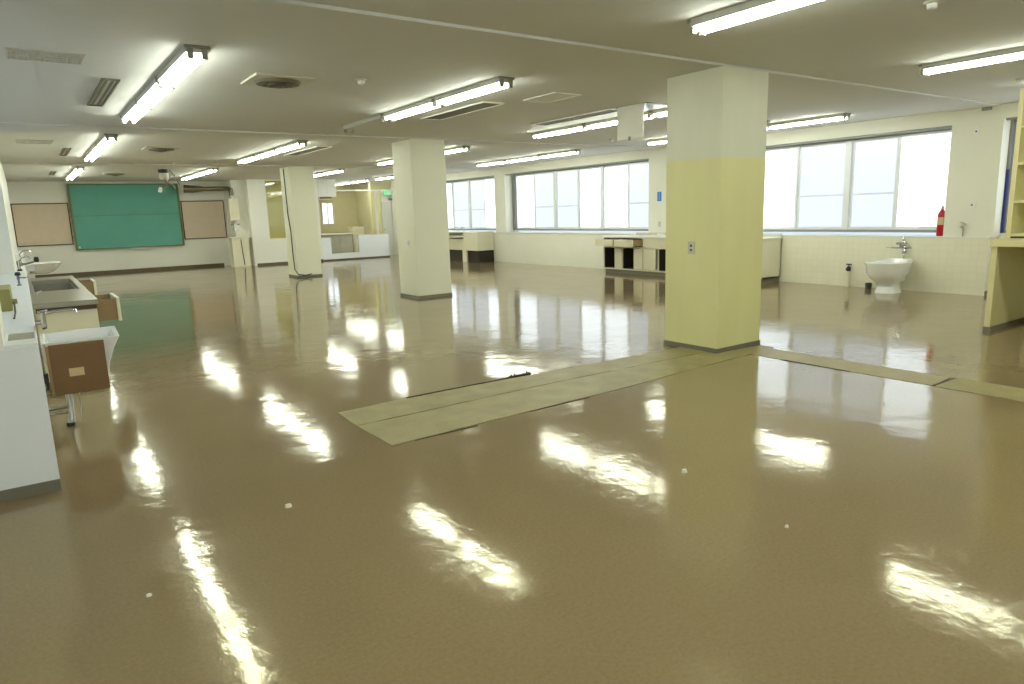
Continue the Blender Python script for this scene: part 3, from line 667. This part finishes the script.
# ------------------------------------------------------------------ left-hand services
# stainless sink counter with cabinet
T = thing('steel_sink_unit', 'stainless steel sink counter on a cream cabinet along the left ledge', 'sink unit', (.27, 9.5, 0))
def bx(x0, y0, z0, x1, y1, z1): return (x0-.27, y0-9.5, z0, x1-.27, y1-9.5, z1)
s = MB(); zt = .82
s.box(*bx(.005, 7.55, zt-.05, .515, 8.98, zt)).box(*bx(.005, 10.88, zt-.05, .52, 11.5, zt)).box(*bx(.005, 8.98, zt-.05, .035, 10.88, zt)).box(*bx(.455, 8.98, zt-.05, .52, 10.88, zt))
s.build('counter', 'steel', T, .004)
s = MB(); s.box(*bx(.035, 8.98, .60, .455, 10.88, .61)).box(*bx(.035, 8.98, .61, .045, 10.88, zt-.05)).box(*bx(.445, 8.98, .61, .455, 10.88, zt-.05)).box(*bx(.045, 8.98, .61, .445, 8.99, zt-.05)).box(*bx(.045, 10.87, .61, .445, 10.88, zt-.05))
s.build('basin', 'steel', T)
MB().box(*bx(.02, 7.56, zt-.09, .50, 7.58, zt-.05)).build('apron', 'tantrim', T)
s = MB(); s.box(*bx(.02, 7.58, .08, .50, 7.60, zt-.05)).box(*bx(.02, 11.43, .08, .50, 11.45, zt-.05)).box(*bx(.48, 7.60, .08, .50, 11.43, .55)).box(*bx(.02, 7.60, .08, .48, 11.43, .10))
s.build('cabinet', 'cream', T, .003)
MB().box(*bx(.03, 7.62, 0, .46, 11.43, .08)).build('plinth', 'greyboard', T)
for (y0, y1) in ((7.75, 8.35), (10.35, 10.85)):
    d = MB(); d.box(*bx(.50, y0, .585, .68, y0+.015, .79)).box(*bx(.50, y1-.015, .585, .68, y1, .79)).box(*bx(.50, y0+.015, .585, .68, y1-.015, .597))
    dr = d.build('drawer', 'wood', T)
    B(*bx(.68, y0-.02, .57, .71, y1+.02, .80)).build('drawer_front', 'cream', dr, .004)
MB().tube([( .06-.27, -1.0, zt), (.06-.27, -1.0, zt+.03), (.10-.27, -1.0, zt+.04)], .008, 6).build('clip', 'white', T)
# near slop sink with brown board box
T = thing('wall_sink', 'white wall-hung sink with a flared lip next to the near end of the ledge', 'sink', (.0, 6.25, .665))
def trap(z, x0, x1, y0, y1): return [(x0, y0, z), (x1, y0, z), (x1, y1, z), (x0, y1, z)]
b = MB(); b.rings([trap(-.36, .06, .40, -.20, .22), trap(-.20, .04, .43, -.22, .24), trap(-.05, .012, .475, -.25, .27), trap(.0, .012, .50, -.26, .28), trap(.035, .012, .52, -.26, .28), trap(.035, .04, .49, -.235, .25), trap(.0, .05, .47, -.22, .24), trap(-.2, .08, .40, -.19, .2)])
b.v = [(x, -.262+(y+.262)*.55, z-.03+(y+.26)/.54*.04 if z > -.1 else z) for x, y, z in b.v]
b.build('basin', 'porcelain', T, .008)
B(.395, -.268, -.045, .41, -.262, -.03).build('drip_tab', 'white', T)
MB().box(.03, -.266, -.02, .036, -.261, .0).build('screw_mark', 'aludark', T)
T2 = MB(); T2.tube([(.14, -.10, -.34), (.14, -.10, -.60), (.125, -.12, -.655)], .024, 10)
T2.build('drain_pipe', 'chrome', T, smooth=True)
MB().tube([(.13, -.10, -.52), (-.01, -.10, -.52)], .016, 8).tube([(.13, -.10, -.56), (-.01, -.10, -.56)], .012, 8).build('waste_arm', 'chrome', T, smooth=True)
MB().tube([(.125, -.12, -.64), (.125, -.12, -.665)], .03, 10).build('floor_flange', 'cable', T)
MB().tube([(.21, -.14, -.35), (.20, -.14, -.63)], .006, 6).build('rod', 'copper', T)
T = thing('board_box', 'brown hardboard box with a pale sticker under the wall-hung sink', 'box', (.22, 5.965, .28))
B(-.165, -.01, 0, .185, .01, .375).build('front_board', 'brownbox', T, .002)
B(-.185, -.005, .0, -.165, .02, .365).build('side_strip', 'wood', T)
B(-.06, -.013, .13, .035, -.01, .19).build('sticker', 'label', T)
tag(B(.0, 5.96, .38, .03, 6.0, .45).build('wall_plug', 'black', None, None, .004), 'small black fitting left of the brown board box', 'plug')
# swing tap above the wall sink
T = thing('wall_faucet', 'chrome swing-spout faucet mounted on the ledge wall above the white sink', 'faucet', (.0, 6.4, .81))
MB().tube([(-.01, 0, -.03), (.05, 0, -.03)], .018, 10).tube([(.055, 0, -.07), (.055, 0, .045)], .022, 10).build('valve_body', 'chrome', T, smooth=True)
MB().tube([(.055, 0, .03), (.12, 0, .045), (.25, 0, .05), (.275, 0, .04), (.285, 0, .01)], .011, 8).build('spout', 'chrome', T, smooth=True)
MB().tube([(.03, -.03, .05), (.09, .02, .055)], .011, 8).build('lever', 'chrome', T)
MB().tube([(.055, 0, -.07), (.06, 0, -.085)], .016, 8).build('knob', 'cable', T)
# round white basin far
T = thing('wash_basin', 'white oval wash basin on the ledge beyond the steel sink', 'wash basin', (.22, 13.2, .84))
def er(cx, a, b_, z, n=28): return [(cx+a*math.cos(2*PI*k/n), b_*math.sin(2*PI*k/n), z) for k in range(n)]
MB().rings([er(-.03, .10, .14, -.06), er(-.02, .16, .22, -.03), er(.0, .21, .30, .03), er(.02, .235, .36, .09), er(.02, .245, .38, .11), er(.02, .235, .36, .115), er(.01, .19, .28, .08), er(.0, .1, .15, .0)]).build('bowl', 'porcelain', T, smooth=True)
MB().box(-.23, -.3, .0, -.10, .3, .10).build('back_shelf', 'porcelain', T, .01)
B(-.21, -.16, -.4, -.12, .16, -.04).build('bracket', 'porcelain', T, .01)
T = thing('basin_faucet', 'chrome gooseneck faucet pair behind the oval wash basin', 'faucet', (-.075, 12.72, .865))
MB().tube([(0, 0, 0), (0, 0, .15), (.04, 0, .20), (.10, 0, .21), (.15, 0, .18)], .014, 8).build('gooseneck', 'chrome', T, smooth=True)
MB().tube([(.0, 0, .08), (.16, 0, .12), (.22, 0, .14)], .013, 8).build('lever_arm', 'wrap', T, smooth=True)
MB().lathe([(.03, .12), (.035, .15), (.03, .19), (.015, .20)], .22, 0, 12).build('knob', 'black', T, smooth=True)
MB().lathe([(.03, .0), (.03, .02), (.02, .03)], 0, 0, 12).build('flange', 'black', T, smooth=True)
T = thing('basin_faucet', 'second slimmer chrome faucet farther along behind the wash basin', 'faucet', (-.06, 14.6, .865))
MB().tube([(0, 0, 0), (0, 0, .20), (.05, 0, .25), (.14, 0, .25), (.18, 0, .20)], .013, 8).build('gooseneck', 'chrome', T, smooth=True)
MB().tube([(-.04, 0, .1), (.12, 0, .12)], .014, 8).build('handle', 'white', T, smooth=True)
for y, h, lb, sc in ((15.3, .17, 'small white box on the ledge beside the far faucets', .07), (16.4, .14, 'farther small white box on the ledge', .06)):
    T = thing('soap_dispenser', lb, 'dispenser', (-.07, y, .865), 'white boxes on the ledge')
    B(-sc, -.06, 0, sc, .06, h).build('body', 'white', T, .008); B(-.02, -.065, .02, .02, -.06, .05).build('nozzle', 'white', T)
# gas cocks on the ledge
def cock(x, y, lb, s=1, full=True):
    T = thing('gas_cock', lb, 'gas cock', (x, y, .865), 'gas cocks on the ledge')
    MB().lathe([(.03*s, 0), (.03*s, .01), (.014*s, .015), (.014*s, .09*s), (.02*s, .10*s), (.02*s, .15*s), (.01*s, .16*s)], seg=12).build('body', 'wrap', T, smooth=True)
    MB().tube([(0, 0, .12*s), (.10*s, 0, .11*s)], .010*s, 8).build('nozzle', 'wrap', T)
    if full: MB().lathe([(.035*s, .15*s), (.04*s, .17*s), (.028*s, .20*s)], seg=12).build('knob', 'black', T, smooth=True)
cock(-.085, 9.5, 'grey gas cock with a black knob on the white ledge, nearer one', .75)
cock(-.09, 12.9, 'grey gas cock without knob farther along the white ledge', .9, False)
# olive box
T = thing('outlet_box', 'olive metal box with a round knob on the white ledge at the left edge', 'box', (-.24, 6.9, .865))
B(-.12, -.28, 0, .115, .3, .17).build('box', 'olivebox', T, .006)
MB().tube([(.115, -.24, .07), (.15, -.24, .07)], .02, 10).build('knob', 'olivebox', T)
MB().tube([(.13, -.28, .06), (.13, -.45, .004), (.125, -.9, .004)], .006, 6).build('cord', 'cable', T)

# ------------------------------------------------------------------ debris on the floor
T = thing('broken_vinyl', 'curled black strip of broken floor covering on the bare floor strip', 'debris', (3.62, 5.09, 0))
mb = MB(); mb.box(-.11, -.02, 0, .12, .015, .016)
for xx, hh in ((-.1, .045), (-.06, .035), (.08, .04), (.105, .03)): mb.add([(xx-.012, 0, .01), (xx+.012, 0, .01), (xx, 0, hh), (xx, .012, .01)], [(0, 1, 2), (1, 3, 2), (3, 0, 2), (0, 3, 1)])
mb.build('strip', 'debris', T)
spots = [(2.94, 2.53, .026, 'larger white crumb on the floor in front of the nearest pillar'), (2.77, 1.76, .016, 'small white crumb on the open floor in the foreground'),
         (.97, 3.52, .026, 'white crumb on the brown floor in the left foreground'), (.235, 3.0, .016, 'thin white chip on the floor near the left panel')]
for i, (x, y, s_, lb) in enumerate(spots):
    mb = MB(); vs = [(x+random.uniform(-1, 1)*s_, y+random.uniform(-1, 1)*s_, 0) for _ in range(1)]
    mb.rings([[(x+s_*math.cos(a)*random.uniform(.6, 1), y+s_*.7*math.sin(a)*random.uniform(.6, 1), 0) for a in [k*PI/3 for k in range(6)]],
              [(x+s_*.6*math.cos(a), y+s_*.4*math.sin(a), s_*.6) for a in [k*PI/3 for k in range(6)]]])
    tag(mb.build('crumb', 'crumb', None), lb, 'debris', 'crumbs on the floor')
